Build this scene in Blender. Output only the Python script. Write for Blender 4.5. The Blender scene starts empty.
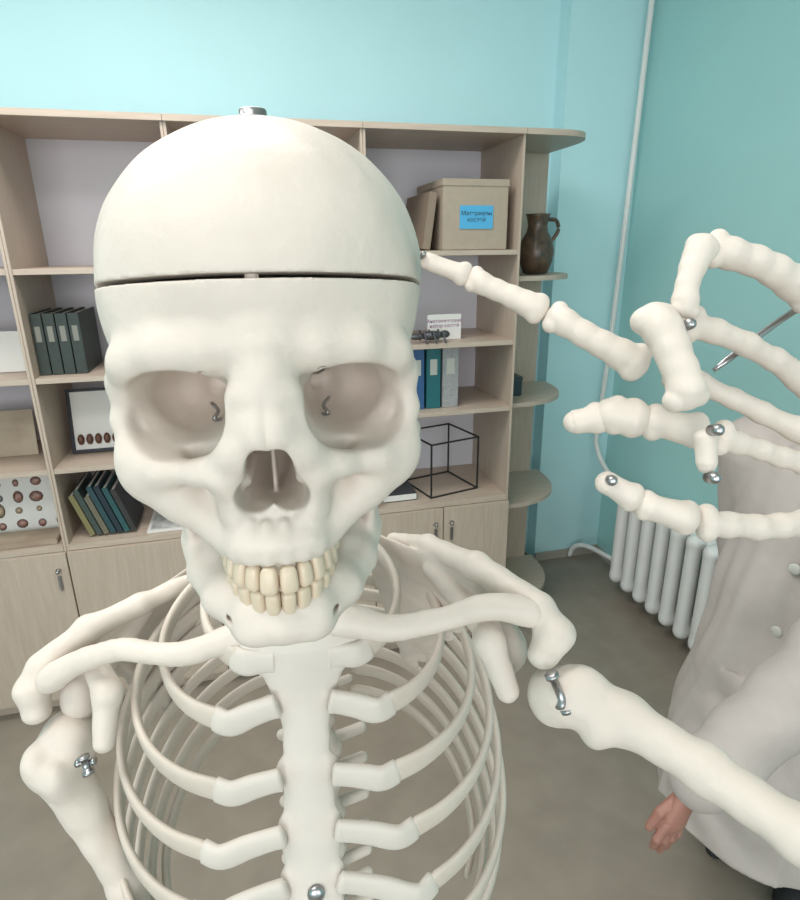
import bpy, bmesh, math
import numpy as np
from mathutils import Matrix, Vector, Euler
R=math.radians
sc=bpy.context.scene
sc.view_settings.view_transform='Standard'
COL=sc.collection
# ------------------------------------------------------------ materials
def mat(name,c,rough=.5,noise=0,ns=20,bump=0,bs=80,metal=0,c2=None,spec=.5,detail=3):
    m=bpy.data.materials.new(name); m.use_nodes=True
    nt=m.node_tree; b=nt.nodes['Principled BSDF']
    b.inputs['Roughness'].default_value=rough; b.inputs['Metallic'].default_value=metal
    b.inputs['Specular IOR Level'].default_value=spec
    b.inputs['Base Color'].default_value=(*c,1)
    tc=nt.nodes.new('ShaderNodeTexCoord')
    if noise or c2:
        n=nt.nodes.new('ShaderNodeTexNoise'); n.inputs['Scale'].default_value=ns; n.inputs['Detail'].default_value=detail
        nt.links.new(tc.outputs['Object'],n.inputs['Vector'])
        r=nt.nodes.new('ShaderNodeValToRGB')
        a=c2 if c2 else tuple(x*(1-noise) for x in c)
        r.color_ramp.elements[0].position=.35; r.color_ramp.elements[1].position=.65
        r.color_ramp.elements[0].color=(*a,1); r.color_ramp.elements[1].color=(*c,1)
        nt.links.new(n.outputs['Fac'],r.inputs['Fac']); nt.links.new(r.outputs['Color'],b.inputs['Base Color'])
    if bump:
        n=nt.nodes.new('ShaderNodeTexNoise'); n.inputs['Scale'].default_value=bs; n.inputs['Detail'].default_value=4
        nt.links.new(tc.outputs['Object'],n.inputs['Vector'])
        bp=nt.nodes.new('ShaderNodeBump'); bp.inputs['Strength'].default_value=bump; bp.inputs['Distance'].default_value=.002
        nt.links.new(n.outputs['Fac'],bp.inputs['Height']); nt.links.new(bp.outputs['Normal'],b.inputs['Normal'])
    return m
def woodmat(name,c,c2,axis='Z',scale=6):
    m=mat(name,c,.45); nt=m.node_tree; b=nt.nodes['Principled BSDF']
    tc=nt.nodes['Texture Coordinate']; mp=nt.nodes.new('ShaderNodeMapping')
    s=[14,14,14]; s['XYZ'.index(axis)]=1.2; mp.inputs['Scale'].default_value=s
    n=nt.nodes.new('ShaderNodeTexNoise'); n.inputs['Scale'].default_value=scale; n.inputs['Detail'].default_value=5
    r=nt.nodes.new('ShaderNodeValToRGB'); r.color_ramp.elements[0].position=.3; r.color_ramp.elements[1].position=.7
    r.color_ramp.elements[0].color=(*c2,1); r.color_ramp.elements[1].color=(*c,1)
    nt.links.new(tc.outputs['Object'],mp.inputs['Vector']); nt.links.new(mp.outputs['Vector'],n.inputs['Vector'])
    nt.links.new(n.outputs['Fac'],r.inputs['Fac']); nt.links.new(r.outputs['Color'],b.inputs['Base Color'])
    return m
BONE=mat('bone_plastic',(.69,.615,.545),.52,noise=.06,ns=14,bump=.2,bs=160,spec=.4)
RIBM=mat('rib_plastic',(.63,.555,.48),.48,noise=.07,ns=25,bump=.16,bs=200,spec=.4)
CART=mat('cartilage_plastic',(.66,.605,.545),.52,noise=.05,ns=25,bump=.1,bs=200,spec=.4)
TOOTH=mat('tooth_enamel',(.70,.58,.44),.3,noise=.1,ns=60)
STEEL=mat('steel',(.40,.40,.41),.3,metal=1)
DARKM=mat('dark_metal',(.10,.10,.11),.45,metal=.6)
LAM=woodmat('beige_laminate',(.54,.44,.36),(.47,.375,.30),'Z')
LAMX=woodmat('beige_laminate_boards',(.55,.45,.37),(.48,.385,.31),'X')
WHITEP=mat('white_back_panel',(.70,.68,.74),.6,noise=.02,ns=3)
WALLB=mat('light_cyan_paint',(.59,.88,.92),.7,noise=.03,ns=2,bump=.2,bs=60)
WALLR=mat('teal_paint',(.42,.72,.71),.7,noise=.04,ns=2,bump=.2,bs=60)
FLOORM=mat('grey_linoleum',(.31,.26,.21),.5,noise=.12,ns=9,bump=.05,bs=50)
WHITE=mat('white_enamel',(.86,.84,.82),.35,noise=.03,ns=10)
CEIL=mat('ceiling_paint',(.85,.85,.83),.8)
# ------------------------------------------------------------ object helpers
def wm(o):
    if o.parent: return wm(o.parent)@o.matrix_parent_inverse@o.matrix_basis
    return o.matrix_basis.copy()
def attach(ch,pa):
    ch.parent=pa; ch.matrix_parent_inverse=wm(pa).inverted(); return ch
def mk(name,me,mt=None,M=None,parent=None,smooth=False):
    o=bpy.data.objects.new(name,me); COL.objects.link(o)
    if mt and me is not None and not me.materials: me.materials.append(mt)
    if M is not None: o.matrix_basis=M
    if smooth: me.polygons.foreach_set('use_smooth',[True]*len(me.polygons))
    if parent is not None: attach(o,parent)
    return o
def thing(o,label,cat,group=None):
    o['label']=label; o['category']=cat
    if group: o['group']=group
    return o
def empty(name,loc,label,cat,group=None):
    o=bpy.data.objects.new(name,None); COL.objects.link(o); o.location=loc; o.empty_display_size=.05
    return thing(o,label,cat,group)
def T(x,y,z): return Matrix.Translation((x,y,z))
def RZ(a): return Matrix.Rotation(R(a),4,'Z')
def boxes(name,lst,mt,bev=.0015,parent=None,M=None):
    bm=bmesh.new()
    for (a,b) in lst:
        r=bmesh.ops.create_cube(bm,size=1)
        for v in r['verts']:
            v.co=Vector([(a[i]+b[i])/2+v.co[i]*(b[i]-a[i]) for i in range(3)])
    if bev: bmesh.ops.bevel(bm,geom=bm.edges[:],offset=bev,segments=2,affect='EDGES')
    me=bpy.data.meshes.new(name); bm.to_mesh(me); bm.free()
    return mk(name,me,mt,M,parent)
def lathe(name,prof,mt,M=None,parent=None,n=32):
    vs=[];fs=[]
    for (r,z) in prof:
        for i in range(n):
            a=2*math.pi*i/n; vs.append((r*math.cos(a),r*math.sin(a),z))
    for j in range(len(prof)-1):
        for i in range(n):
            fs.append((j*n+i,j*n+(i+1)%n,(j+1)*n+(i+1)%n,(j+1)*n+i))
    fs.append(tuple(range(n))[::-1]); fs.append(tuple((len(prof)-1)*n+i for i in range(n)))
    me=bpy.data.meshes.new(name); me.from_pydata(vs,[],fs); me.update()
    return mk(name,me,mt,M,parent,smooth=True)
def catmull(P,n):
    P=[Vector(p) for p in P]; Q=[P[0]*2-P[1]]+P+[P[-1]*2-P[-2]]; out=[]
    for i in range(1,len(Q)-2):
        for j in range(n):
            t=j/n; a,b,c,d=Q[i-1],Q[i],Q[i+1],Q[i+2]
            out.append(.5*((2*b)+(c-a)*t+(2*a-5*b+4*c-d)*t*t+(3*b-a-3*c+d)*t**3))
    out.append(P[-1]); return out
def sweep(P,rad,n=12,hint=None,sub=6,roundend=True):
    C=catmull(P,sub); rr=catmull([(a,b,0) for a,b in rad],sub)
    vs=[];fs=[];m=len(C)
    for k in range(m):
        t=(C[min(k+1,m-1)]-C[max(k-1,0)]).normalized()
        hv=Vector(hint(C[k])) if callable(hint) else Vector(hint or (0,0,1))
        nn=(hv-t*hv.dot(t))
        if nn.length<1e-5: nn=t.orthogonal()
        nn.normalize(); bb=t.cross(nn)
        s=1.0
        if roundend and (k==0 or k==m-1): s=.6
        for i in range(n):
            a=2*math.pi*i/n; ca,sa=math.cos(a),math.sin(a)
            if n>=14: ca=math.copysign(abs(ca)**.75,ca); sa=math.copysign(abs(sa)**.75,sa)
            vs.append(C[k]+nn*(ca*rr[k].x*s)+bb*(sa*rr[k].y*s))
    for k in range(m-1):
        for i in range(n):
            fs.append((k*n+i,k*n+(i+1)%n,(k+1)*n+(i+1)%n,(k+1)*n+i))
    fs.append(tuple(range(n))[::-1]); fs.append(tuple((m-1)*n+i for i in range(n)))
    return vs,fs
def tube(name,P,r,mt,parent=None,M=None,n=10,hint=None,sub=6,rads=None):
    vs,fs=sweep(P,rads or [(r,r)]*len(P),n,hint,sub)
    me=bpy.data.meshes.new(name); me.from_pydata([tuple(v) for v in vs],[],fs); me.update()
    return mk(name,me,mt,M,parent,smooth=True)
# ------------------------------------------------------------ implicit modelling
class Vol:
    def __init__(s,lo,hi,h,mir=False):
        s.lo=np.array(lo,float); s.h=h; s.mir=mir
        if mir: s.lo[0]=0
        n=[int(math.ceil((hi[i]-s.lo[i])/h))+1 for i in range(3)]
        s.ax=[(s.lo[i]+h*np.arange(n[i])).astype(np.float32) for i in range(3)]
        s.F=np.full(n,.05,np.float32)
    def sl(s,lo,hi):
        r=[]
        for i in range(3):
            a=int(np.searchsorted(s.ax[i],lo[i])); b=int(np.searchsorted(s.ax[i],hi[i])); r.append(slice(max(a-1,0),b+1))
        return tuple(r)
    def op(s,fn,lo,hi,kind,k):
        q=s.sl(lo,hi); X=s.ax[0][q[0]][:,None,None];Y=s.ax[1][q[1]][None,:,None];Z=s.ax[2][q[2]][None,None,:]
        if s.F[q].size==0: return
        d=fn(X,Y,Z); a=s.F[q]
        if kind=='-':
            d=-d
            if k>0:
                t=np.clip(.5+.5*(d-a)/k,0,1); s.F[q]=a*(1-t)+d*t+k*t*(1-t)
            else: s.F[q]=np.maximum(a,d)
        else:
            if k>0:
                t=np.clip(.5+.5*(a-d)/k,0,1); s.F[q]=a*(1-t)+d*t-k*t*(1-t)
            else: s.F[q]=np.minimum(a,d)
    def seg(s,a,b,ra,rb,k=.004,kind='+',flat=None,fs=1.):
        a=np.array(a,float);b=np.array(b,float)
        m=max(ra,rb)+k+3*s.h
        lo=np.minimum(a,b)-m;hi=np.maximum(a,b)+m
        if flat is not None: f=np.array(flat,float); f/=np.linalg.norm(f)
        def fn(X,Y,Z):
            x,y,z=X-a[0],Y-a[1],Z-a[2]; v=b-a
            t=np.clip((x*v[0]+y*v[1]+z*v[2])/max(float(v@v),1e-12),0,1)
            x=x-t*v[0];y=y-t*v[1];z=z-t*v[2]
            if flat is None: q=np.sqrt(x*x+y*y+z*z)
            else:
                c=x*f[0]+y*f[1]+z*f[2]; q=np.sqrt(x*x+y*y+z*z+c*c*(fs*fs-1))
            return (q-(ra+(rb-ra)*t)).astype(np.float32)
        s.op(fn,lo,hi,kind,k); return s
    def chain(s,P,r,k=.004,kind='+',flat=None,fs=1.):
        for i in range(len(P)-1): s.seg(P[i],P[i+1],r[i],r[i+1],k,kind,flat,fs)
        return s
    def ell(s,c,r,k=.004,kind='+',rot=(0,0,0)):
        r=np.array(r,float); m=max(r)+k+3*s.h; c=np.array(c,float)
        Q=np.array(Euler([R(v) for v in rot]).to_matrix().transposed())
        lo=c-m;hi=c+m
        if not any(rot): lo=c-r-k-3*s.h; hi=c+r+k+3*s.h
        def fn(X,Y,Z):
            x,y,z=X-c[0],Y-c[1],Z-c[2]
            u=[Q[i,0]*x+Q[i,1]*y+Q[i,2]*z for i in range(3)] if any(rot) else [x,y,z]
            k0=np.sqrt((u[0]/r[0])**2+(u[1]/r[1])**2+(u[2]/r[2])**2)
            k1=np.sqrt((u[0]/r[0]**2)**2+(u[1]/r[1]**2)**2+(u[2]/r[2]**2)**2)+1e-6
            return (k0*(k0-1)/k1).astype(np.float32)
        s.op(fn,lo,hi,kind,k); return s
    def rough(s,amp,wl,hf=.0):
        X=s.ax[0][:,None,None];Y=s.ax[1][None,:,None];Z=s.ax[2][None,None,:]; w=2*math.pi/wl
        s.F=s.F+(amp*(np.sin(w*(X+.6*Y)+1.3)*np.sin(w*(.8*Z-.5*Y)+.4)+.5*np.sin(w*1.6*(Z+.3*X))*np.sin(w*1.5*(Y-.4*X)+2.)+hf*np.sin(w*3.7*(X+.5*Z))*np.sin(w*3.3*(Y+.2*Z)))).astype(np.float32)
        return s
    def plane(s,n,d):
        X=s.ax[0][:,None,None];Y=s.ax[1][None,:,None];Z=s.ax[2][None,None,:]
        s.F=np.maximum(s.F,(n[0]*X+n[1]*Y+n[2]*Z-d).astype(np.float32)); return s
    def copy(s):
        import copy
        o=copy.copy(s); o.F=s.F.copy(); return o
    def mesh(s,name,M=None):
        F=s.F; lo=s.lo.copy(); h=s.h
        if s.mir:
            F=np.concatenate([F[:0:-1],F],0); lo[0]=-h*(s.F.shape[0]-1)
        F=np.pad(F,1,constant_values=.05); lo=lo-h
        I=F<0
        def cs(A,c): return A[c[0]:A.shape[0]-1+c[0],c[1]:A.shape[1]-1+c[1],c[2]:A.shape[2]-1+c[2]]
        cor=[(a,b,c) for a in(0,1) for b in(0,1) for c in(0,1)]
        cnt=sum(cs(I,c).astype(np.int8) for c in cor)
        act=(cnt>0)&(cnt<8); ii=np.argwhere(act); idx=np.full(act.shape,-1,np.int64); idx[act]=np.arange(len(ii))
        S=np.zeros((len(ii),3));N=np.zeros(len(ii))
        for a in cor:
            for d in range(3):
                if a[d]: continue
                b=list(a); b[d]=1
                fa=cs(F,a)[act];fb=cs(F,tuple(b))[act]
                m=(fa<0)!=(fb<0); t=np.where(m,fa/np.where(m,fa-fb,1),0)
                p=np.tile(np.array(a,float),(len(ii),1)); p[:,d]+=t
                S[m]+=p[m]; N[m]+=1
        V=(ii+S/N[:,None])*h+lo
        faces=[]
        for d in range(3):
            e,g=(d+1)%3,(d+2)%3
            A=np.take(I,range(0,I.shape[d]-1),d); B=np.take(I,range(1,I.shape[d]),d)
            for flip in (0,1):
                w=np.argwhere(A&~B if not flip else B&~A)
                w=w[(w[:,e]>0)&(w[:,g]>0)&(w[:,e]<I.shape[e]-1)&(w[:,g]<I.shape[g]-1)]
                q=[]
                for (de,dg) in ((-1,-1),(0,-1),(0,0),(-1,0)):
                    c=w.copy(); c[:,e]+=de; c[:,g]+=dg; q.append(idx[c[:,0],c[:,1],c[:,2]])
                q=np.stack(q,1)
                if flip: q=q[:,::-1]
                faces.append(q)
        Fc=np.concatenate(faces)
        me=bpy.data.meshes.new(name); me.from_pydata(V.tolist(),[],Fc.tolist()); me.update()
        me.polygons.foreach_set('use_smooth',[True]*len(me.polygons))
        return me
mm=.001
def m3(p): return tuple(c*mm for c in p)
# ============================================================ CAMERA
cam=bpy.data.cameras.new('camera'); co=bpy.data.objects.new('camera',cam); COL.objects.link(co)
cam.sensor_fit='HORIZONTAL'; cam.sensor_width=36; cam.lens=27; cam.clip_start=.01
co.matrix_basis=T(0,0,1.72)@RZ(-14.2)@Matrix.Rotation(R(90-18.6),4,'X')@RZ(-.65)
sc.camera=co
# ============================================================ ROOM
def struct(name,lst,mt,bev=0):
    o=boxes(name,lst,mt,bev); o['kind']='structure'; return o
XL,XR,YB,YF,H=-2.6,1.90,2.90,-2.6,3.0
struct('floor',[((XL-.1,YF-.1,-.1),(XR+.1,YB+.2,0))],FLOORM)
struct('ceiling',[((XL-.1,YF-.1,H),(XR+.1,YB+.2,H+.1))],CEIL)
struct('wall_back',[((XL-.1,YB,0),(XR+.1,YB+.2,H))],WALLB)
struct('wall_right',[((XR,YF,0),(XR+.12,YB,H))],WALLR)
struct('wall_left',[((XL-.1,YF,0),(XL,YB,H))],WALLB)
struct('trim_1',[((1.50,2.80,0),(XR,YB,H))],WALLB)
struct('wall_front',[((XL,YF-.1,0),(XR,YF,.9)),((XL,YF-.1,2.7),(XR,YF,H)),((XL,YF-.1,.9),(-2.2,YF,2.7)),((-.7,YF-.1,.9),(-.2,YF,2.7)),((1.4,YF-.1,.9),(XR,YF,2.7))],WALLB)
for n,x0 in ((1,-2.2),(2,-.2)):
    x1=x0+(1.5 if n==1 else 1.6)
    struct('window_%d'%n,[((x0,YF-.08,.9),(x0+.06,YF-.02,2.7)),((x1-.06,YF-.08,.9),(x1,YF-.02,2.7)),((x0,YF-.08,.9),(x1,YF-.02,.96)),((x0,YF-.08,2.64),(x1,YF-.02,2.7)),(((x0+x1)/2-.03,YF-.08,.9),((x0+x1)/2+.03,YF-.02,2.7))],WHITE)
BASEB=mat('baseboard_paint',(.42,.38,.33),.5)
struct('baseboard_back',[((1.5,2.785,0),(XR,2.80,.05))],BASEB,.002)
struct('baseboard_right',[((XR-.015,YF,0),(XR,2.785,.05))],BASEB,.002)
# ============================================================ BOOKCASES
YS=2.20; YD=2.62; ZB=.71; ZT=2.12; XE=1.035; X0=-.70
def bookcase(x0,x1,shelves,label,doors):
    e=empty('bookcase',((x0+x1)/2,(YS+YD)/2,0),label,'bookcase','wall of laminate bookcases')
    a,b=x0+.0005,x1-.0005; th=.009
    boxes('side_panel',[((a,YS,0),(a+th,YD,ZT-.02))],LAM,.001,e)
    boxes('side_panel',[((b-th,YS,0),(b,YD,ZT-.02))],LAM,.001,e)
    boxes('top_board',[((a,YS-.01,ZT-.02),(b,YD,ZT))],LAMX,.001,e)
    boxes('back_panel',[((a+th,YD-.012,ZB),(b-th,YD-.004,ZT-.02))],WHITEP,0,e)
    boxes('counter_board',[((a+th,YS-.004,ZB-.022),(b-th,YD-.013,ZB))],LAMX,.001,e)
    for z in shelves: boxes('shelf',[((a+th,YS+.003,z-.018),(b-th,YD-.013,z))],LAMX,.001,e)
    boxes('plinth',[((a+th,YS+.03,0),(b-th,YS+.046,.06))],LAM,0,e)
    n=doors; w=(b-a)/n
    for i in range(n):
        d=boxes('door',[((a+w*i+.002,YS-.018,.065),(a+w*(i+1)-.002,YS-.001,ZB-.024))],LAM,.0015,e)
        hx=a+w*(i+1)-.035 if i%2==0 else a+w*i+.035
        lathe('handle',[(.001,0),(.009,0),(.009,.008),(.005,.012),(.005,.02),(.001,.021)],STEEL,T(hx,YS-.018,.62)@Matrix.Rotation(R(90),4,'X'),d,16)
        boxes('handle',[((hx-.006,YS-.028,.54),(hx+.006,YS-.0181,.60))],STEEL,.003,d)
    return e
bookcase(-1.20,X0,[1.00,1.32,1.67],'beige laminate bookcase with papers and posters displayed inside',1)
bookcase(X0,-.19,[1.00,1.32,1.67],'beige laminate bookcase with binders, framed display and leaning books',1)
bookcase(-.19,.44,[1.05,1.37,1.69],'beige laminate bookcase standing behind the skeleton skull',2)
bookcase(.44,XE,[1.10,1.37,1.71],'beige laminate bookcase holding box, binders and wire cube',2)
ce=empty('corner_shelf',(1.15,2.42,0),'open laminate corner shelf with rounded boards and ceramic jug','shelf')
def quarter(name,z,th,rx,ry,mt,par,y1=YD,x0=XE+.0005,q=.75):
    bm=bmesh.new(); pts=[(x0,y1)]
    for i in range(17):
        a=math.pi/2*i/16
        pts.append((x0+rx*max(0,math.sin(a))**q,y1-ry*max(0,math.cos(a))**q))
    v0=[bm.verts.new((x,y,z-th)) for x,y in pts]; v1=[bm.verts.new((x,y,z)) for x,y in pts]
    bm.faces.new(v0); bm.faces.new(v1[::-1])
    for i in range(len(pts)):
        j=(i+1)%len(pts); bm.faces.new((v0[i],v1[i],v1[j],v0[j]))
    bmesh.ops.recalc_face_normals(bm,faces=bm.faces)
    me=bpy.data.meshes.new(name); bm.to_mesh(me); bm.free(); return mk(name,me,mt,None,par)
for z in (1.61,1.10,.64,.15): quarter('shelf',z,.018,.35,.38,LAMX,ce)
quarter('top_board',ZT,.02,.30,.43,LAMX,ce,q=.40)
boxes('back_panel',[((XE+.0005,YD,0),(XE+.31,YD+.012,ZT))],LAM,0,ce)
# ============================================================ SHELF CONTENTS
def binder(x,y,z,w,h,d,mt,label,group=None,mb=None):
    e=empty('binder',(x,y,z),label,'binder',group)
    M=T(x,y,z)
    boxes('cover',[((0,0,0),(w,.004,h)),((0,.004,0),(.003,d,h)),((w-.003,.004,0),(w,d,h))],mt,.001,e,M)
    boxes('pages',[((.004,.02,.004),(w-.004,d-.006,h-.006))],PAPER,0,e,M)
    boxes('spine_label',[((w*.25,-.001,h*.55),(w*.75,0,h*.8))],mb or LABEL,0,e,M)
    return e
PAPER=mat('paper',(.75,.73,.70),.8); LABEL=mat('label_paper',(.50,.50,.46),.8)
DKG=mat('dark_green_cloth',(.035,.05,.045),.55,noise=.2,ns=40); LB2=mat('dim_label',(.24,.24,.21),.8)
for i in range(4):
    binder(-.687+i*.038,2.26,1.321,.034,.205,.25,DKG,'dark green binder standing in a row on the shelf','dark binders on the shelf',LB2)
BLUEB=mat('blue_binder',(.03,.10,.24),.4); TEALB=mat('teal_binder',(.015,.13,.15),.4); GREYB=mat('grey_binder',(.38,.38,.39),.5,noise=.25,ns=90)
binder(.62,2.26,1.101,.055,.25,.27,BLUEB,'blue lever arch binder on the shelf','upright binders beside each other')
binder(.685,2.26,1.101,.058,.25,.27,TEALB,'dark teal lever arch binder on the shelf','upright binders beside each other')
binder(.752,2.26,1.101,.066,.25,.27,GREYB,'pale grey lever arch binder on the shelf','upright binders beside each other')
def text(body,size,M,mt,parent,name='lettering'):
    c=bpy.data.curves.new('t','FONT'); c.body=body; c.size=size; c.align_x='CENTER'; c.align_y='CENTER'; c.extrude=.0002
    o=bpy.data.objects.new('t',c); COL.objects.link(o); dg=bpy.context.evaluated_depsgraph_get()
    me=bpy.data.meshes.new_from_object(o.evaluated_get(dg)); bpy.data.objects.remove(o)
    me.materials.clear(); return mk(name,me,mt,M,parent)
INK=mat('black_ink',(.02,.02,.03),.6); INKR=mat('purple_ink',(.25,.05,.20),.6)
KRAFT=mat('beige_cardboard',(.42,.345,.27),.7,noise=.06,ns=30); KR2=mat('brown_cardboard',(.26,.20,.15),.7)
b=boxes('archive_box',[((.735,2.23,1.711),(.99,2.56,1.94))],KRAFT,.002); thing(b,'beige cardboard archive box with a bright blue label','box')
boxes('lid',[((.732,2.227,1.93),(.993,2.563,1.955))],KRAFT,.002,b)
lb=boxes('label_plate',[((.80,2.2265,1.785),(.93,2.2295,1.865))],mat('blue_label',(.08,.40,.68),.5),0,b)
text('Материалы\nкостей',.022,T(.865,2.2262,1.827)@Matrix.Rotation(R(90),4,'X'),INK,lb)
f=boxes('cardboard_folder',[((0,0,0),(.03,.32,.20))],KR2,.002,None,T(.664,2.25,1.7155)@Matrix.Rotation(R(8),4,'Y')); thing(f,'brown cardboard folder leaning against the archive box','folder')
s=empty('sign_card',(.78,2.30,1.37),'small white card sign with purple lettering','sign')
boxes('card',[((.70,2.30,1.371),(.84,2.304,1.47))],PAPER,.0005,s)
text('Анатомический\nнабор костей',.019,T(.77,2.2995,1.435)@Matrix.Rotation(R(90),4,'X'),INKR,s)
m=empty('insect_model',(.74,2.25,1.37),'small dark insect model lying on the shelf','model')
v=Vol((-.07,-.04,0),(.08,.04,.06),.0025)
v.ell((0,0,.018),(.03,.015,.012),.004).ell((.035,0,.02),(.014,.012,.01),.004).ell((-.04,0,.016),(.02,.01,.008),.004)
for sx in (-.03,-.005,.02):
    for sy in (-1,1): v.chain([(sx,0,.018),(sx+.004,sy*.02,.028),(sx+.008,sy*.032,.003)],[.004,.003,.003],.002)
mk('body',v.mesh('body'),DARKM,T(.70,2.245,1.3705)@Matrix.Scale(1.5,4),m)
e=empty('wire_cube',(.79,2.40,ZB),'black wire cube frame on the counter board','frame')
WIRE=mat('black_wire',(.02,.02,.02),.5); L=.235; bars=[]
for a in (0,L):
    for c in (0,L):
        bars+=[((a,c,0),(a+.006,c+.006,L+.006)),((0,a,c),(L+.006,a+.006,c+.006)),((a,0,c),(a+.006,L+.006,c+.006))]
boxes('frame_bars',bars,WIRE,0,e,T(.70,2.24,ZB+.0005)@RZ(14))
bk=boxes('book',[((.50,2.25,ZB+.0005),(.64,2.42,ZB+.035))],mat('charcoal_cover',(.05,.05,.06),.5),.002); thing(bk,'dark closed book lying flat on the counter board','book')
boxes('book_pages',[((.497,2.249,ZB+.005),(.638,2.255,ZB+.030))],PAPER,0,bk)
JUG=mat('brown_glaze',(.13,.075,.045),.3,c2=(.05,.04,.03),ns=30)
JX,JY=1.20,2.40
j=empty('ceramic_jug',(JX,JY,1.61),'dark brown glazed ceramic jug with handle','jug')
lathe('body',[(.03,0),(.050,.004),(.068,.05),(.073,.09),(.064,.13),(.044,.165),(.039,.19),(.046,.225),(.052,.235),(.046,.235),(.034,.2)],JUG,T(JX,JY,1.6105),j)
tube('handle',[(JX+.042,JY,1.825),(JX+.083,JY,1.82),(JX+.093,JY,1.78),(JX+.063,JY,1.735)],.008,JUG,j)
sb=boxes('storage_box',[((1.07,2.36,1.1005),(1.15,2.45,1.18))],mat('dark_teal_box',(.02,.04,.05),.4),.003); thing(sb,'small dark box on the corner shelf','box')
boxes('lid',[((1.068,2.358,1.165),(1.152,2.452,1.185))],mat('dark_lid',(.03,.05,.06),.4),.002,sb)
cp=lathe('cup',[(.018,0),(.022,.0),(.027,.06),(.028,.065),(.025,.065),(.02,.006)],mat('teal_cup',(.25,.45,.48),.4),T(1.09,2.42,.6405)); thing(cp,'small pale teal cup on the corner shelf','cup')
fr=empty('framed_display',(-.58,2.38,1.0),'black framed white display with brown specimens in a row','frame')
Mf=T(-.665,2.36,1.0045)@Matrix.Rotation(R(-12),4,'X')
boxes('frame',[((0,0,0),(.19,.015,.012)),((0,0,.228),(.19,.015,.24)),((0,0,.012),(.012,.015,.228)),((.178,0,.012),(.19,.015,.228))],INK,.001,fr,Mf)
boxes('backing',[((.012,.008,.012),(.178,.014,.228))],PAPER,0,fr,Mf)
SPEC=mat('brown_seed',(.12,.05,.03),.4)
for i in range(5):
    lathe('specimen',[(.001,-.02),(.008,-.017),(.012,-.005),(.012,.006),(.007,.017),(.001,.02)],SPEC,Mf@T(.034+i*.03,.004,.05),fr,16)
cols=[((.30,.27,.12),.17),((.07,.10,.09),.19),((.22,.2,.14),.16),((.03,.09,.11),.20),((.02,.04,.06),.20),((.03,.12,.13),.19),((.05,.05,.05),.18)]
for i,(c,h) in enumerate(cols):
    mt=mat('book_cover_%d'%i,tuple(q*.7 for q in c),.5)
    Mb=T(-.625+i*.024,2.24,ZB+.0065)@Matrix.Rotation(R(-17),4,'Y')
    w=.019
    o=boxes('book',[((0,0,0),(w,.003,h)),((0,.003,0),(.002,.2,h)),((w-.002,.003,0),(w,.2,h))],mt,.0006,None,Mb)
    thing(o,['olive','dark green','khaki','deep teal','navy','teal','black'][i]+' hardback book leaning in a row','book','leaning books on the counter')
    boxes('book_pages',[((.0022,.0032,.003),(w-.0022,.196,h-.003))],PAPER,0,o,Mb)
PHOTO=mat('magazine_photo',(.35,.35,.34),.4,c2=(.66,.66,.64),ns=25)
mg=boxes('magazine',[((0,0,0),(.21,.27,.008))],PAPER,.001,None,T(-.425,2.215,ZB+.001)); thing(mg,'grey photo magazine lying flat on the counter','magazine')
boxes('cover_photo',[((.012,.014,.0082),(.198,.255,.0088))],PHOTO,0,mg,wm(mg))
def leaf(x,z,w,h,y,lean,base,photo,label,name='poster',marks=True):
    M=T(x,y,z)@Matrix.Rotation(R(lean),4,'X')
    o=boxes(name,[((0,0,0),(w,.004,h))],base,.0005,None,M); thing(o,label,name.replace('_',' '))
    if marks:
        rs=np.random.RandomState(3)
        for a in range(5):
            for b_ in range(4):
                cx,cz=w*(.10+.2*a)+rs.uniform(-.006,.006),h*(.14+.24*b_)+rs.uniform(-.005,.005); q=w*rs.uniform(.055,.095)
                lathe('picture_print',[(.0005,0),(q*.9,0),(q,.0005),(.0005,.0006)],photo[rs.randint(len(photo))],M@T(cx,-.0002,cz)@Matrix.Rotation(R(90),4,'X')@Matrix.Diagonal((rs.uniform(.4,1),rs.uniform(.5,1),1,1)),o,10)
    return o
ORG=[mat('organ_print',(.38,.16,.12),.6,c2=(.45,.33,.3),ns=60),mat('grey_print',(.22,.22,.24),.6,c2=(.5,.5,.5),ns=90),mat('tan_print',(.5,.38,.27),.6)]
TAN=mat('tan_board',(.45,.36,.27),.6,c2=(.34,.26,.19),ns=8)
leaf(-1.05,ZB+.002,.33,.22,2.36,-10,PAPER,ORG,'white poster with small printed anatomy pictures')
leaf(-1.01,1.002,.22,.17,2.40,-8,TAN,ORG,'tan wooden display board leaning on shelf','display_board',False)
leaf(-1.03,1.322,.28,.14,2.36,-8,PAPER,ORG,'blank white sheet of paper leaning on shelf','paper_sheet',False)
tb=boxes('wooden_tray',[((-1.05,2.215,ZB+.0005),(-.73,2.33,ZB+.02))],TAN,.003); thing(tb,'flat brown wooden tray on the counter board','tray')
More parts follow.
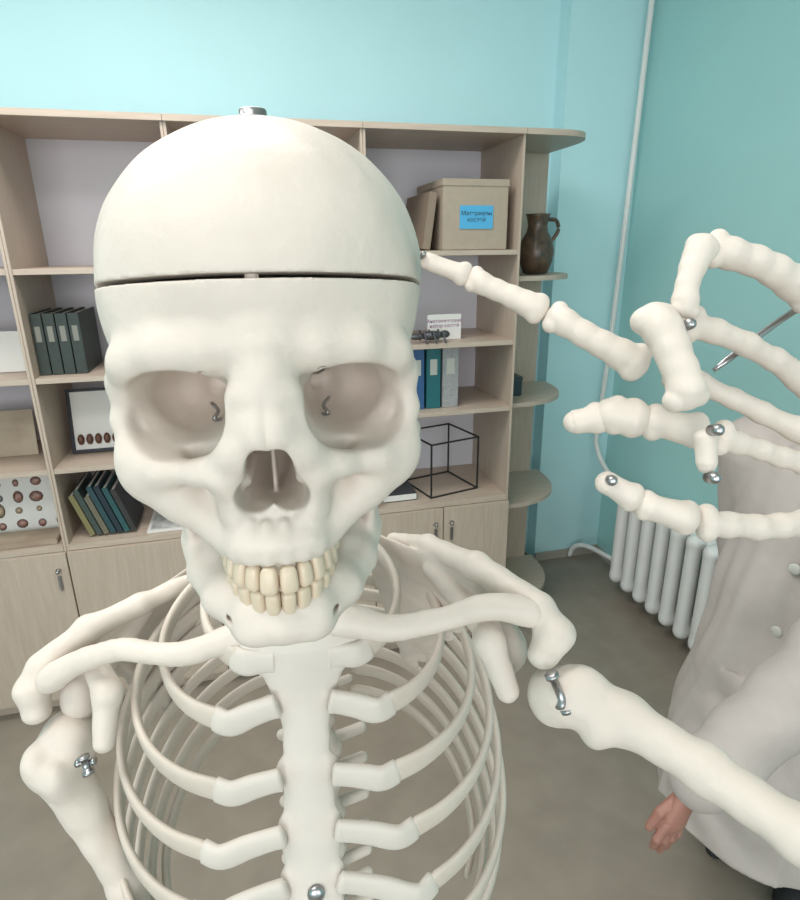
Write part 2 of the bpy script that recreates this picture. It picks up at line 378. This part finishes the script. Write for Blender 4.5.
# ============================================================ PIPE + RADIATOR
pe=empty('heating_pipe',(1.84,2.73,0),'white vertical heating pipe in the room corner','pipe')
tube('riser',[(1.868,2.755,H-.001),(1.852,2.755,2.2),(1.825,2.755,1.2),(1.80,2.755,.78),(1.80,2.74,.68),(1.81,2.68,.60),(1.815,2.56,.545),(1.82,2.42,.53)],.013,WHITE,pe,n=12)
tube('return_pipe',[(1.70,2.76,.02),(1.72,2.74,.09),(1.76,2.66,.12),(1.82,2.42,.125)],.013,WHITE,pe,n=12)
ra=empty('radiator',(1.82,2.0,.08),'white ribbed cast iron radiator under the teal wall','radiator')
for i in range(11):
    y=2.36-i*.098
    if i==0:
        v=Vol((-.10,-.055,-.04),(.08,.055,.53),.005)
        for x in (-.055,.04):
            v.chain([(x,0,.02),(x,0,.455)],[.031,.031],.01,flat=(0,1,0),fs=.95)
        v.ell((-.005,0,.03),(.078,.036,.035),.02).ell((-.005,0,.455),(.078,.036,.035),.02)
        v.seg((0,-.05,.03),(0,.05,.03),.022,.022,.01).seg((0,-.05,.455),(0,.05,.455),.022,.022,.01)
        rme=v.mesh('radiator_section')
    mk('radiator_section',rme,WHITE,T(1.79,y,.09),ra)
boxes('bracket',[((1.845,2.05,.50),(1.899,2.07,.52)),((1.845,1.65,.50),(1.899,1.67,.52))],WHITE,0,ra)
# ============================================================ SKELETON
sk=empty('anatomical_skeleton',(.05,.50,0),'off-white plastic anatomical skeleton on stand with one hand raised','skeleton')
Ms=T(.0125,.305,1.70)@RZ(-5)
hs=.0008
V=Vol((0,-.112,-.106),(.084,.106,.084),hs,mir=True)
E=lambda c,r,k=4,kind='+',rot=(0,0,0): V.ell(m3(c),m3(r),k*mm,kind,rot)
C_=lambda P,r,k=4,kind='+',flat=None,fs=1.: V.chain([m3(p) for p in P],[x*mm for x in r],k*mm,kind,flat,fs)
E((0,6,9),(74.2,92,66.5)); E((0,-32,4),(57,57,53),14); E((0,-46,10),(56,41,44),12)
E((36.5,-38,-10),(23.5,36,33),14)
E((33,-48,-40),(22.5,22,24),8)
E((0,-56,-68),(31,33,30),10)
E((0,-64,-88),(25,32,10),9)
C_([(0,-88.5,-89.5),(12,-85,-89.5),(18.5,-76,-90),(21.5,-62,-90)],[6.6,6.6,6.6,6.6],6)
C_([(3,-83,-13),(20,-83.5,-14),(36,-80,-15),(50,-70,-19.5),(56,-60,-29)],[6,5.4,4.8,4.6,4.6],10)
C_([(56.3,-60,-28),(57.6,-60,-44),(54,-64,-57)],[4.0,3.8,6],5)
C_([(54,-63,-58),(41,-74.5,-61),(25,-84,-60),(14,-90,-51),(9,-91,-30)],[6.6,5.6,4.6,4.2,4.6],7)
C_([(0,-85,-15),(0,-89,-25),(2.5,-97,-44)],[10,7,5],9)
C_([(4,-95,-40),(10,-92,-50),(17,-88,-62),(17,-86,-76)],[4.3,4.6,4.8,6],6)
E((45,-64,-66),(14,11,12),8); C_([(50,-62,-66),(37,-69,-76),(27,-72,-84)],[8,7.6,7],8)
C_([(56,-60,-62),(62,-44,-59),(64,-22,-56),(62,2,-54)],[6,4.6,4.2,5],5,flat=(1,0,0),fs=1.4)
C_([(60,5,-52),(52,20,-60),(50,26,-74)],[8,10,6],8)
for x,y in ((3.6,-93.2),(10,-91.5),(15.6,-87.4),(19.6,-80)): C_([(x,y,-93),(x*.94,y+3,-80)],[2.8,1.4],3)
E((68,-34,-38),(10,14,15),8,'-'); E((46,-42,-80),(16,23,17),5,'-')
E((27,-95,-76),(10,10,11),7,'-')
# orbits
E((34.5,-80,-37.5),(22.4,29,17.2),1.6,'-',(0,9,0)); E((41,-76,-43),(15.3,22,12),2,'-'); E((25,-82,-34),(11.5,22,12.8),2,'-')
E((31,-60,-37),(17,29,14.5),4,'-',(0,6,0)); E((25,-46,-37),(10,20,9.5),4,'-')
C_([(33,-54,-43),(20,-30,-38)],[4.0,3.4],1.5,'-')
C_([(25,-98,-67),(25,-74,-65)],[1.9,1.7],.6,'-')
C_([(21,-92,-23),(21,-80,-17)],[1.3,1.2],.6,'-')
# nasal aperture
E((6.8,-97,-68.5),(7.2,36,7.8),1.2,'-'); E((3.2,-98,-58.5),(6,34,12),1.2,'-',(8,0,0)); E((0,-66,-62),(12,28,14),3,'-')
C_([(0,-66,-50),(0,-64,-76)],[3,3.5],1,flat=(1,0,0),fs=3.); C_([(12,-74,-67),(10,-56,-64)],[3.4,3],1.5); C_([(10,-74,-54),(9,-56,-54)],[2.8,2.5],1.5)
n=np.array((0,.12,1.)); n/=np.linalg.norm(n)
V.rough(.00018,.034)
cap=V.copy()
V.ell(m3((0,10,14)),m3((62,76,52)),0,'-')
C_([(24,-46,-36),(19,-20,-28)],[4.8,4.6],1,'-'); C_([(29,-46,-33),(24,-20,-24)],[2.6,3.4],1,'-')
V.plane(n,(.001-.0009)); cap.plane(-n,-(.001+.0009))
cap.ell(m3((0,4,8)),m3((65,84,58)),0,'-')
skull=mk('skull',V.mesh('skull'),BONE,Ms,sk)
capo=mk('skullcap',cap.mesh('skullcap'),BONE,Ms,skull); capo['label']='removable domed skullcap with sawn edge'
lathe('bolt',[(.001,0),(.0075,0),(.0075,.0022),(.0062,.0026),(.0062,.0048),(.0058,.0052),(.001,.0052)],STEEL,Ms@T(-.001,.008,.0750),skull,20)
boxes('cap_peg',[((-.0035,-.0862,.0085),(.001,-.078,.014))],BONE,.0008,skull,Ms)
for sx in (-1,1):
    tube('orbit_hook',[m3((sx*25,-48,-41)),m3((sx*22,-51,-44)),m3((sx*24,-53,-47)),m3((sx*21,-50,-48))],.0008,STEEL,skull,Ms)
# mandible
V=Vol((0,-.112,-.140),(.062,.012,-.050),hs,mir=True)
C_([(0,-86,-124),(13,-84,-124.5),(26,-70,-122),(35,-50,-119),(41,-30,-113)],[9,8.5,8,8,8],4,flat=(0,0,1),fs=.95)
C_([(0,-88,-120.5),(12,-84,-120),(20,-72,-117.5),(27,-50,-112),(33,-36,-106)],[5.2,5.2,5.2,5,5],6)
E((0,-91,-127),(10,6,6),6); E((12,-87,-129),(7,7,5),5)
C_([(41,-28,-112),(45,-20,-88),(48,-12,-62)],[13,12,7],6,flat=(1,0,0),fs=2.6)
C_([(42,-34,-100),(46,-36,-70)],[9,6],6,flat=(1,0,0),fs=2.6)
E((48,-10,-57),(8,4.5,4.5),3)
for x,y in ((2.8,-91.5),(8.4,-90),(13.5,-86),(17,-80)): C_([(x,y,-117),(x,y+1,-123)],[2.3,1.6],2.5)
C_([(22,-92,-123),(20,-70,-122)],[1.5,1.4],.6,'-')
V.rough(.0002,.03)
man=mk('mandible',V.mesh('mandible'),BONE,Ms,sk)
def toothmesh():
    bm=bmesh.new(); bmesh.ops.create_uvsphere(bm,u_segments=20,v_segments=14,radius=1)
    for v in bm.verts:
        x,y,z=v.co; f=lambda t,e: math.copysign(abs(t)**e,t)
        x,y,z=f(x,.6),f(y,.7),f(z,.5)
        s=1-.14*(z*.5+.5); v.co=(x*s,y*s,z)
    me=bpy.data.meshes.new('tooth'); bm.to_mesh(me); bm.free(); me.materials.append(TOOTH)
    me.polygons.foreach_set('use_smooth',[True]*len(me.polygons)); return me
tm=toothmesh()
def arch(a,b,yc,widths,z,hh,par,up):
    for sgn in (-1,1):
        s=0
        for i,w in enumerate(widths):
            target=s+w/2; acc=0; t=0
            while acc<target and t<1.7:
                dt=.004; acc+=math.hypot(a*math.cos(t),b*math.sin(t))*dt; t+=dt
            x=a*math.sin(t)*sgn; y=yc-b*math.cos(t)
            ang=math.degrees(math.atan2(b*math.sin(t),a*math.cos(t)))*sgn
            dep=[3.4,3.3,4,4.2,4.4,5,5][i]; h=hh[i]
            M=Ms@T(x*mm,y*mm,z*mm+.0011*(t**2)*(1 if up else .8))@RZ(ang)@Matrix.Rotation(R(-6 if up else 4),4,'X')@Matrix.Diagonal((w*.52*mm,dep*mm,h*mm*(1 if up else -1),1))
            mk('tooth',tm,None,M,par); s+=w
arch(20.4,30.5,-65,[7.3,6.2,6.8,6.4,6.4,8.8,8.4],-101.6,[5.8,5.4,6.0,5.4,5.4,5.4,5.4],skull,True)
arch(19.6,29.7,-64,[5.9,6,6.6,6.6,6.8,9.6,9.6],-112.6,[5.4,5.4,5.8,5.6,5.4,5.2,5.2],man,False)
# ---------- torso
Mt=T(.018,.352,1.475)@RZ(-8)
V=Vol((-.052,-.075,-.23),(.052,.02,.014),.0011)
fl=(0,1,-.25)
V.chain([(-.022,0,-.010),(.022,0,-.010)],[.019,.019],.004,flat=fl,fs=4.2)
V.chain([(0,0,-.012),(0,-.006,-.05)],[.035,.020],.006,flat=fl,fs=3.8)
V.chain([(0,-.006,-.048),(0,-.02,-.10),(0,-.034,-.15),(0,-.046,-.19),(0,-.052,-.215)],[.016,.0165,.019,.019,.012],.006,flat=fl,fs=3)
for z,y,w in ((-.047,-.006,.022),(-.097,-.019,.022),(-.136,-.030,.023),(-.172,-.041,.024),(-.195,-.047,.022)):
    V.chain([(-w*.58,y,z),(w*.58,y,z)],[.0092,.0092],.004,flat=fl,fs=1.9)
V.seg((0,-.02,.014),(0,.02,.008),.010,.010,.005,'-').rough(.0005,.035,.2)
st=mk('sternum',V.mesh('sternum'),CART,Mt,sk)
lathe('screw',[(.001,0),(.006,0),(.006,.002),(.004,.0035),(.001,.004)],STEEL,Mt@T(.002,-.0495,-.178)@Matrix.Rotation(R(75),4,'X'),st,16)
SP=[(0,.0,.150),(0,.03,.10),(0,.075,.035),(0,.112,-.02),(0,.150,-.10),(0,.152,-.18),(0,.13,-.27),(0,.095,-.35),(0,.085,-.44)]
sp=catmull(SP,24)
def spz(z): return min(sp,key=lambda p:abs(p.z-z))
V=Vol((-.036,-.02,-.02),(.036,.055,.016),.0012)
V.seg((0,0,-.007),(0,0,.007),.012,.012,.002).ell((0,0,0),(.016,.012,.0095),.003)
V.chain([(-.010,.016,0),(-.031,.022,.003)],[.0045,.0045],.004).chain([(.010,.016,0),(.031,.022,.003)],[.0045,.0045],.004)
V.chain([(0,.018,0),(0,.046,-.012)],[.006,.004],.005,flat=(1,0,0),fs=1.6)
V.seg((0,.012,-.02),(0,.012,.02),.0055,.0055,.001,'-')
vme=V.mesh('vertebra'); vme.materials.append(BONE)
k=0; gap=.0155; acc=0
for i in range(1,len(sp)):
    acc+=(sp[i]-sp[i-1]).length
    if acc>=gap:
        acc=0; k+=1; t=(sp[i]-sp[i-1]).normalized(); ang=math.atan2(-t.y,-t.z)
        s=.85 if k<7 else (1. if k<19 else 1.35); gap=.0165 if k<7 else (.0235 if k<18 else .031)
        mk('vertebra',vme,None,Mt@T(*sp[i])@Matrix.Rotation(-ang,4,'X')@Matrix.Scale(s,4),sk)
zst=[-.018,-.047,-.097,-.136,-.172,-.195,-.205]
zf=[-.022,-.060,-.106,-.149,-.194,-.234,-.274,-.30,-.31,-.31]
W=[.070,.104,.129,.145,.153,.158,.159,.157,.151,.143]
def sty(z): return -.002+(.27*z if z<-.03 else .2*z)
for i in range(10):
    zs=.03-.0245*i; p0=spz(zs); ysp=p0.y+.012; yf=sty(zf[i])-.002+(0 if i<6 else .02*(i-5))
    yc=(ysp+yf)/2; D=(ysp-yf)/2; aend=[148,152,158,156,152,147,140,132,124,116][i]
    for sg in (-1,1):
        P=[];rad=[]
        for j in range(12):
            a=R(10+(aend-10)*j/11); tt=(1-math.cos(a))/(1-math.cos(R(aend)))
            x=W[i]*math.sin(a)**.85*sg; y=yc+D*math.cos(a)*1.02
            zz=zs+.004+(zf[i]-zs)*(tt*.55+.45*math.sin(tt*math.pi/2))
            P.append((x,y,zz)); hgt=.0066 if j<5 else .0068+.0005*(j-5)
            rad.append((.0031,hgt))
        rib=tube('rib',P,0,RIBM,sk,Mt,16,(lambda c,yc=yc:(c.x,(c.y-yc),0)),4,rad)
        if i<7:
            e_=Vector(P[-1]); z1=zst[i]; s_=Vector((sg*.017,sty(z1),z1))
            d1=(Vector(P[-1])-Vector(P[-2])).normalized(); L_=(s_-e_).length
            Q=[e_-d1*.008,e_+d1*L_*.14,e_.lerp(s_,.45)+d1*L_*.05,e_.lerp(s_,.8),s_]
            tube('costal_cartilage',Q,0,CART,sk,Mt,16,(0,1,0),6,[(.0038,.0100),(.0040,.0102),(.0040,.0096),(.0040,.0090),(.0040,.0094)])
def W3(p): return (p[0],p[1],1.72+p[2])
def bonevol(name,build,lo,hi,h=.0012,mt=BONE,label=None,parent=None,M=None):
    v=Vol(lo,hi,h); build(v); v.rough(.0005,.036,.12); o=mk(name,v.mesh(name),mt,M,parent or sk)
    if label: o['label']=label
    return o
def bb(P,m):
    P=np.array(P); return P.min(0)-m,P.max(0)+m
def clav(P,r):
    Q=[tuple(q) for q in catmull([W3(p) for p in P],5)]; rr=[q.x for q in catmull([(x,0,0) for x in r],5)]
    lo,hi=bb(Q,.02); bonevol('clavicle',lambda v:v.chain(Q,rr,.003),lo,hi,.001)
clav([(.044,.347,-.236),(.076,.330,-.238),(.110,.317,-.228),(.136,.308,-.218),(.160,.300,-.222)],[.0118,.0078,.0068,.0078,.0090])
clav([(-.006,.368,-.247),(-.040,.371,-.258),(-.0685,.377,-.265),(-.103,.391,-.264),(-.138,.405,-.279),(-.160,.411,-.294)],[.0118,.0085,.0072,.0072,.0078,.0092])
def scap(ac,sp_,cor,glen,blade):
    allp=[W3(p) for p in ac+sp_+cor+[glen]+blade]; lo,hi=bb(allp,.03)
    def b(v):
        v.chain([W3(p) for p in ac],[.0105,.012,.010][:len(ac)],.006,flat=(0,0,1),fs=1.3)
        v.chain([W3(p) for p in [ac[0]]+sp_],[.0105,.0095,.0080,.0065][:len(sp_)+1],.005)
        v.chain([W3(p) for p in cor],[.009,.0095,.0075][:len(cor)],.006)
        v.ell(W3(glen),(.013,.015,.020),.006)
        A,B,Cc=[np.array(W3(p)) for p in blade]; nrm=np.cross(B-A,Cc-A)
        for t in np.linspace(0,1,9):
            p=A*(1-t)+Cc*t; q=B*(1-t)+Cc*t
            v.seg(tuple(p),tuple(q),.012,.012,.004,flat=nrm,fs=5)
        v.seg(tuple(A),tuple(Cc),.005,.005,.004); v.seg(W3(glen),tuple(A*.6+B*.4),.012,.008,.006)
    bonevol('scapula',b,lo,hi,.0014)
scap([(.168,.304,-.2215),(.174,.291,-.233),(.162,.282,-.241)],[(.145,.354,-.216),(.125,.405,-.222),(.105,.44,-.232)],[(.142,.330,-.236),(.135,.3055,-.242),(.141,.286,-.266)],(.155,.320,-.262),[(.15,.35,-.235),(.085,.455,-.235),(.12,.45,-.36)])
scap([(-.1675,.4255,-.291),(-.174,.417,-.303),(-.172,.410,-.318)],[(-.1365,.437,-.2725),(-.098,.4475,-.263),(-.055,.4685,-.258)],[(-.130,.415,-.289),(-.1185,.3935,-.30),(-.123,.379,-.329)],(-.145,.420,-.318),[(-.13,.44,-.285),(-.055,.49,-.262),(-.10,.50,-.40)])
hP=[(.166,.280,-.270),(.176,.266,-.262),(.199,.247,-.268),(.226,.210,-.276),(.248,.167,-.282),(.285,.105,-.291),(.318,.052,-.297)]
def b(v):
    v.ell(W3((.169,.275,-.268)),(.018,.018,.019),.004); v.ell(W3((.182,.264,-.256)),(.011,.012,.011),.006); v.ell(W3((.182,.248,-.274)),(.009,.009,.011),.006)
    v.chain([W3(p) for p in hP[1:]],[.0175,.0140,.0122,.0120,.0125,.016],.008)
    v.seg(W3((.300,.045,-.290)),W3((.334,.062,-.300)),.014,.014,.006)
lo,hi=bb([W3(p) for p in hP],.035); hum=bonevol('humerus',b,lo,hi,.0012,label='raised humerus reaching towards the raised hand')
hQ=[(-.160,.404,-.345),(-.160,.396,-.362),(-.149,.390,-.395),(-.127,.374,-.463),(-.112,.362,-.54),(-.103,.355,-.62)]
def b(v):
    v.ell(W3((-.155,.408,-.346)),(.021,.020,.021),.004); v.ell(W3((-.172,.395,-.352)),(.012,.014,.016),.006); v.ell(W3((-.158,.382,-.358)),(.009,.010,.014),.006)
    v.chain([W3(p) for p in hQ[1:]],[.019,.0145,.0118,.0115,.016],.008)
    v.seg(W3((-.125,.355,-.63)),W3((-.085,.355,-.63)),.013,.013,.006)
lo,hi=bb([W3(p) for p in hQ],.035); hum2=bonevol('humerus',b,lo,hi,.0013,label='hanging humerus attached with steel screw')
def bolt(p,d,L,r,par):
    q=Vector(d).normalized().to_track_quat('Z','Y').to_matrix().to_4x4()
    return lathe('bolt',[(.001,-.003),(r*1.7,-.003),(r*1.7,-.0005),(r,0),(r,L),(r*1.7,L),(r*1.7,L+.0025),(.001,L+.0025)],STEEL,T(*p)@q,par,16)
bolt(W3((.158,.262,-.242)),(.30,-.25,-.8),.020,.0025,hum); bolt(W3((.163,.258,-.258)),(.8,.1,-.3),.010,.0022,hum)
bolt(W3((-.135,.372,-.335)),(.2,-.3,-.8),.008,.0024,hum2); bolt(W3((-.138,.373,-.338)),(1,-.2,.1),.008,.0016,hum2)
def b(v): v.chain([W3((.330,.055,-.300)),W3((.300,.120,-.18)),W3((.272,.180,-.082))],[.013,.007,.009],.004)
bonevol('ulna',b,(.24,.02,1.38),(.36,.22,1.68),.0016)
def b(v): v.chain([W3((.318,.035,-.285)),W3((.312,.098,-.17)),W3((.286,.172,-.066))],[.010,.007,.011],.004)
bonevol('radius',b,(.24,.00,1.38),(.36,.22,1.70),.0016)
# ---------- raised hand, modelled in its own frame (mm)
Mh=T(.170,.193,1.6635)@Matrix.Rotation(R(-14.2),4,'Z')@Matrix.Rotation(R(71.4),4,'X')
def longbone(v,a,b_,rb,rm,rh,bow=(0,0,0)):
    a=np.array(a,float)*mm;b2=np.array(b_,float)*mm;bw=np.array(bow)*mm; d=b2-a; L=np.linalg.norm(d); d/=L
    a=a-d*.0008; b2=b2+d*.0005; L+=.0013
    rb,rm,rh=rb*mm,rm*mm*.80,rh*mm
    s=np.cross(d,(0,0,1.)); s/=np.linalg.norm(s)+1e-9
    P=[a+d*rb*.6,a+d*L*.22+bw*.6,a+d*L*.42+bw,a+d*L*.60+bw,a+d*L*.80+bw*.5,b2-d*rh*.8]
    v.chain(P,[rb*.78,rm*1.16,rm*1.02,rm*.96,rm*1.02,rh*.70],.0025)
    for sg in (-1,1):
        v.ell(b2-d*rh*.72+s*rh*.50*sg,(rh*.56,)*3,.0007)
        v.ell(a+d*rb*.52+s*rb*(.46 if sg>0 else .38)*sg,(rb*.58,)*3,.001)
def hb(name,lst,par,h=.0006):
    P=[q for l in lst for q in (l[0],l[1])]; lo,hi=bb(np.array(P)*mm,.014)
    v=Vol(lo,hi,h)
    for l in lst: longbone(v,*l)
    v.rough(.00022,.021)
    return mk(name,v.mesh(name),BONE,Mh,par)
meta=[((60,-19,-14),(-13,12,0),7.5,5,7.5),((60,0,-16),(-12,28,12),7.5,5.4,7.2,(0,3,3)),((60,-30,-15),(2,-15,6),7.5,5,6.8),((60,-50,-14),(-6,-48,10),7.5,5.8,7,(0,-2,2)),((72,26,-8),(46,38,0),7.5,6.5,9)]
lo,hi=bb(np.array([q for l in meta for q in l[:2]]+[(96,0,-15)])*mm,.016); v=Vol(lo,hi,.0009)
for l in meta: longbone(v,*l)
for c,r in (((66,18,-12),(10,10,9)),((67,0,-16),(10,9,9)),((67,-18,-16),(10,9,9)),((67,-36,-15),(10,10,9)),((84,10,-14),(11,11,9)),((84,-8,-17),(11,10,9)),((83,-26,-16),(10,10,9))): v.ell(m3(c),m3(r),.002)
v.rough(.00025,.024)
hand=mk('hand',v.mesh('hand'),BONE,Mh,sk); hand['label']='raised hand bones with spread and curled fingers'
for l in [((-22,12,0),(-58,35.5,-7),8,6.2,6.6),((-59,36,-8),(-89,52,-13),6.6,5.1,5.2),((-89,52,-13),(-107,60,-15),5.2,3.8,3.4),
          ((45,39,1),(-4,55,14),9,6.8,7,(0,1,2)),((-5,56,15),(-15.5,27,20),6.4,5,4.8,(-1.5,1,0)),
          ((-26,30,18),(-17.5,-7,29),8.6,7.2,7.4,(1,0,2)),((-13,-15,30),(-13,-28,30),4,3.4,2.8),
          ((-2,-14,7),(-25,-9,6),7,6.2,7),((-25,-9,5),(-39,-6,3),7.6,7,7.2),((-38.5,-7.5,3),(-52,-10,0),6.4,4.8,3.8),
          ((-8,-47,10),(-29,-40,10),6.6,5.8,5.6),((-29,-39.5,10),(-43,-31,10),5.6,4.6,4.0)]:
    hb('phalanx',[l],hand)
def hscrew(p,r=2.2,L=3):
    return lathe('screw',[(.0003,-L*mm),(r*mm,-L*mm),(r*mm,L*mm*.6),(r*mm*.6,L*mm),(.0003,L*mm)],STEEL,Mh@T(*m3(p)),hand,14)
for p in ((-15.5,23.5,24),(-12.6,-14,36),(-12.3,-30,33),(-40,-31.5,14),(-107,60.5,-12)): hscrew(p,2.0 if p[1]<50 else 1.2)
tube('wire_rod',[m3((8,11,-4)),m3((38,32,-8)),m3((60,44,-12))],.0014,STEEL,hand,Mh)
tube('stand_pole',[(.05,.53,.03),(.05,.53,.6),(.05,.525,1.08)],.010,STEEL,sk)
boxes('stand_base',[((-.25,-.02,0.03),(.25,.02,.06)),((-.02,-.25,.03),(.02,.25,.06))],WHITE,.004,sk,T(.05,.53,0))
for a in range(4):
    q=T(.05,.53,0)@RZ(90*a)@T(.235,0,.016)@Matrix.Rotation(R(90),4,'X')
    lathe('caster',[(.001,-.01),(.016,-.01),(.016,.01),(.001,.01)],DARKM,q,sk,20)
# ============================================================ PERSON
SKIN=mat('skin',(.36,.17,.13),.5,noise=.06,ns=20); COAT=mat('beige_coat',(.50,.44,.41),.85,noise=.05,ns=30,bump=.2,bs=400)
HAIR=mat('brown_hair',(.06,.035,.025),.5,noise=.4,ns=60); TRO=mat('black_trousers',(.02,.02,.022),.8)
Mp=T(1.185,.925,0)@RZ(-72)@Matrix.Scale(.955,4)
sh=(.175,-.04,1.31); el=(.18,-.31,1.07); wr=(.09,-.52,.83)
V=Vol((-.30,-.72,0),(.36,.36,1.68),.007)
V.ell((0,0,1.53),(.072,.092,.11),.02).ell((0,-.02,1.47),(.055,.075,.06),.02).seg((0,.02,1.30),(0,0,1.45),.055,.05,.02)
V.ell((0,-.095,1.51),(.012,.018,.018),.01).ell((.072,0,1.52),(.01,.02,.03),.004).ell((-.072,0,1.52),(.01,.02,.03),.004)
V.ell((.028,-.088,1.54),(.012,.01,.008),.004,'-').ell((-.028,-.088,1.54),(.012,.01,.008),.004,'-').ell((0,-.09,1.47),(.024,.008,.006),.003)
V.ell((0,.01,1.18),(.16,.10,.22),.05).ell((0,.01,.92),(.15,.11,.16),.06).seg((-.16,.01,1.32),(.16,.01,1.32),.05,.05,.05)
for sx in (-1,1): V.chain([(sx*.09,.03,.86),(sx*.10,.11,.48),(sx*.10,.19,.08)],[.085,.058,.042],.03).ell((sx*.10,.14,.035),(.038,.105,.03),.02)
V.chain([sh,el,wr],[.05,.042,.028],.02); V.chain([(-.175,0,1.32),(-.20,.10,1.04),(-.16,.06,.82)],[.05,.042,.03],.02)
hx,hy,hz=.075,-.565,.742
V.seg((hx+.006,hy+.025,hz+.055),(hx,hy,hz),.030,.034,.012,flat=(1,0,0),fs=1.7)
V.seg((-.15,.05,.8),(-.15,.04,.73),.03,.033,.012,flat=(1,0,0),fs=1.7)
person=mk('person',V.mesh('person'),SKIN,Mp); thing(person,'person in beige coat and dark trousers standing with arm lowered','person')
V=Vol((hx-.06,hy-.08,hz-.14),(hx+.07,hy+.10,hz+.09),.0022)
V.seg((hx+.005,hy+.03,hz+.06),(hx,hy,hz+.0),.026,.033,.01,flat=(1,0,0),fs=1.6)
for oy,L,dx in ((-.028,.060,-.004),(-.010,.072,0),(.008,.068,.002),(.025,.052,.004)):
    a=np.array((hx,hy+oy,hz-.01-oy*.3)); b1=a+np.array((dx,-.014,-L*.5)); c=b1+np.array((-.008,.004,-L*.5))
    V.chain([a,b1,c],[.0098,.009,.0072],.003)
V.chain([(hx-.003,hy+.01,hz+.045),(hx-.013,hy-.03,hz+.02),(hx-.021,hy-.045,hz-.015)],[.012,.0105,.0085],.004)
mk('hand',V.mesh('hand'),SKIN,Mp,person)
V=Vol((-.36,-.62,.30),(.38,.38,1.46),.006)
V.ell((0,.01,1.20),(.19,.14,.24),.06).seg((-.165,.01,1.33),(.165,.01,1.33),.068,.068,.05)
V.ell((0,.01,.96),(.20,.165,.22),.08)
V.chain([(0,.01,.98),(0,-.01,.78),(0,-.01,.60),(0,.02,.30)],[.17,.20,.235,.28],.05,flat=(0,1,0),fs=1.02)
V.chain([sh,el,wr],[.080,.074,.064],.02)
V.chain([(-.185,0,1.33),(-.21,.10,1.05),(-.17,.06,.85)],[.075,.068,.056],.03)
V.chain([(-.07,.03,1.40),(0,.06,1.42),(.07,.03,1.40),(.04,-.07,1.36),(-.04,-.07,1.36),(-.07,.03,1.40)],[.026]*6,.01)
X=V.ax[0][:,None,None];Yv=V.ax[1][None,:,None];Z=V.ax[2][None,None,:]
th=np.arctan2(X,-(Yv-.02)); g=np.sin(7*th+1.6*np.sin(3*Z)+.8)+.4*np.sin(17*th+2*np.sin(5*Z))
arm=(Yv<-.20)|(X>.24)
V.F=V.F+np.where(arm,.0035*np.sin(46*Z+34*Yv+2.5*np.sin(16*X)),(.0085*g)*np.clip((1.30-Z)*2.0,.12,1)).astype(np.float32)
V.seg((.02,-.22,1.30),(.02,-.30,.45),.0035,.0035,.002,'-')
V.plane((0,0,-1),-.36)
V.chain([tuple(np.array(wr)+(-.062,-.002,.012)),tuple(np.array(wr)+(.062,-.002,.012))],[.004,.004],.003)
coat=mk('coat',V.mesh('coat'),COAT,Mp,person)
BTN=mat('coat_button',(.6,.58,.54),.4)
for z,yb in ((1.27,-.132),(1.13,-.142),(.98,-.165),(.82,-.190)):
    lathe('button',[(.0005,-.006),(.012,-.006),(.013,.002),(.011,.004),(.0005,.003)],BTN,Mp@T(.02,yb,z)@Matrix.Rotation(R(90),4,'X'),coat,18)
V=Vol((-.2,-.12,.02),(.2,.30,.9),.007)
for sx in (-1,1): V.chain([(sx*.09,.03,.84),(sx*.10,.11,.48),(sx*.10,.19,.07)],[.10,.078,.065],.02)
mk('trousers',V.mesh('trousers'),TRO,Mp,person)
for sx in (-1,1):
    V=Vol((-.07,-.18,0),(.07,.1,.10),.004); V.ell((0,-.04,.04),(.046,.12,.045),.01).ell((0,.03,.05),(.042,.05,.05),.01).plane((0,0,-1),-.002)
    mk('shoe',V.mesh('shoe'),TRO,Mp@T(sx*.10,.18,0),person)
V=Vol((-.12,-.12,1.30),(.12,.16,1.70),.005)
V.ell((0,.03,1.56),(.092,.105,.105),.02).chain([(-.06,.06,1.52),(-.05,.09,1.36)],[.05,.04],.02).chain([(.06,.06,1.52),(.05,.09,1.36)],[.05,.04],.02)
V.ell((0,-.09,1.49),(.075,.09,.085),.02,'-')
mk('hair',V.mesh('hair'),HAIR,Mp,person)
# ============================================================ LIGHT
def area(name,loc,rot,sx,sy,p,c=(1,1,1)):
    l=bpy.data.lights.new(name,'AREA'); l.shape='RECTANGLE'; l.size=sx; l.size_y=sy; l.energy=p; l.color=c
    o=bpy.data.objects.new(name,l); COL.objects.link(o); o.location=loc; o.rotation_euler=[R(v) for v in rot]; return o
area('window_light',(-1.45,YF+.02,1.8),(80,0,-10),1.4,1.7,44,(1,.97,.955))
area('window_light',(.6,YF+.02,1.8),(80,0,10),1.5,1.7,24,(1,.97,.955))
area('ceiling_lamp',(-.7,.2,H-.03),(0,0,0),1.2,.6,18,(1,.955,.92))
area('ceiling_lamp',(-.4,1.5,H-.03),(0,0,0),1.6,.6,30,(1,.96,.93))
w=bpy.data.worlds.new('world'); sc.world=w; w.use_nodes=True
w.node_tree.nodes['Background'].inputs[0].default_value=(.9,.95,1,1); w.node_tree.nodes['Background'].inputs[1].default_value=1.
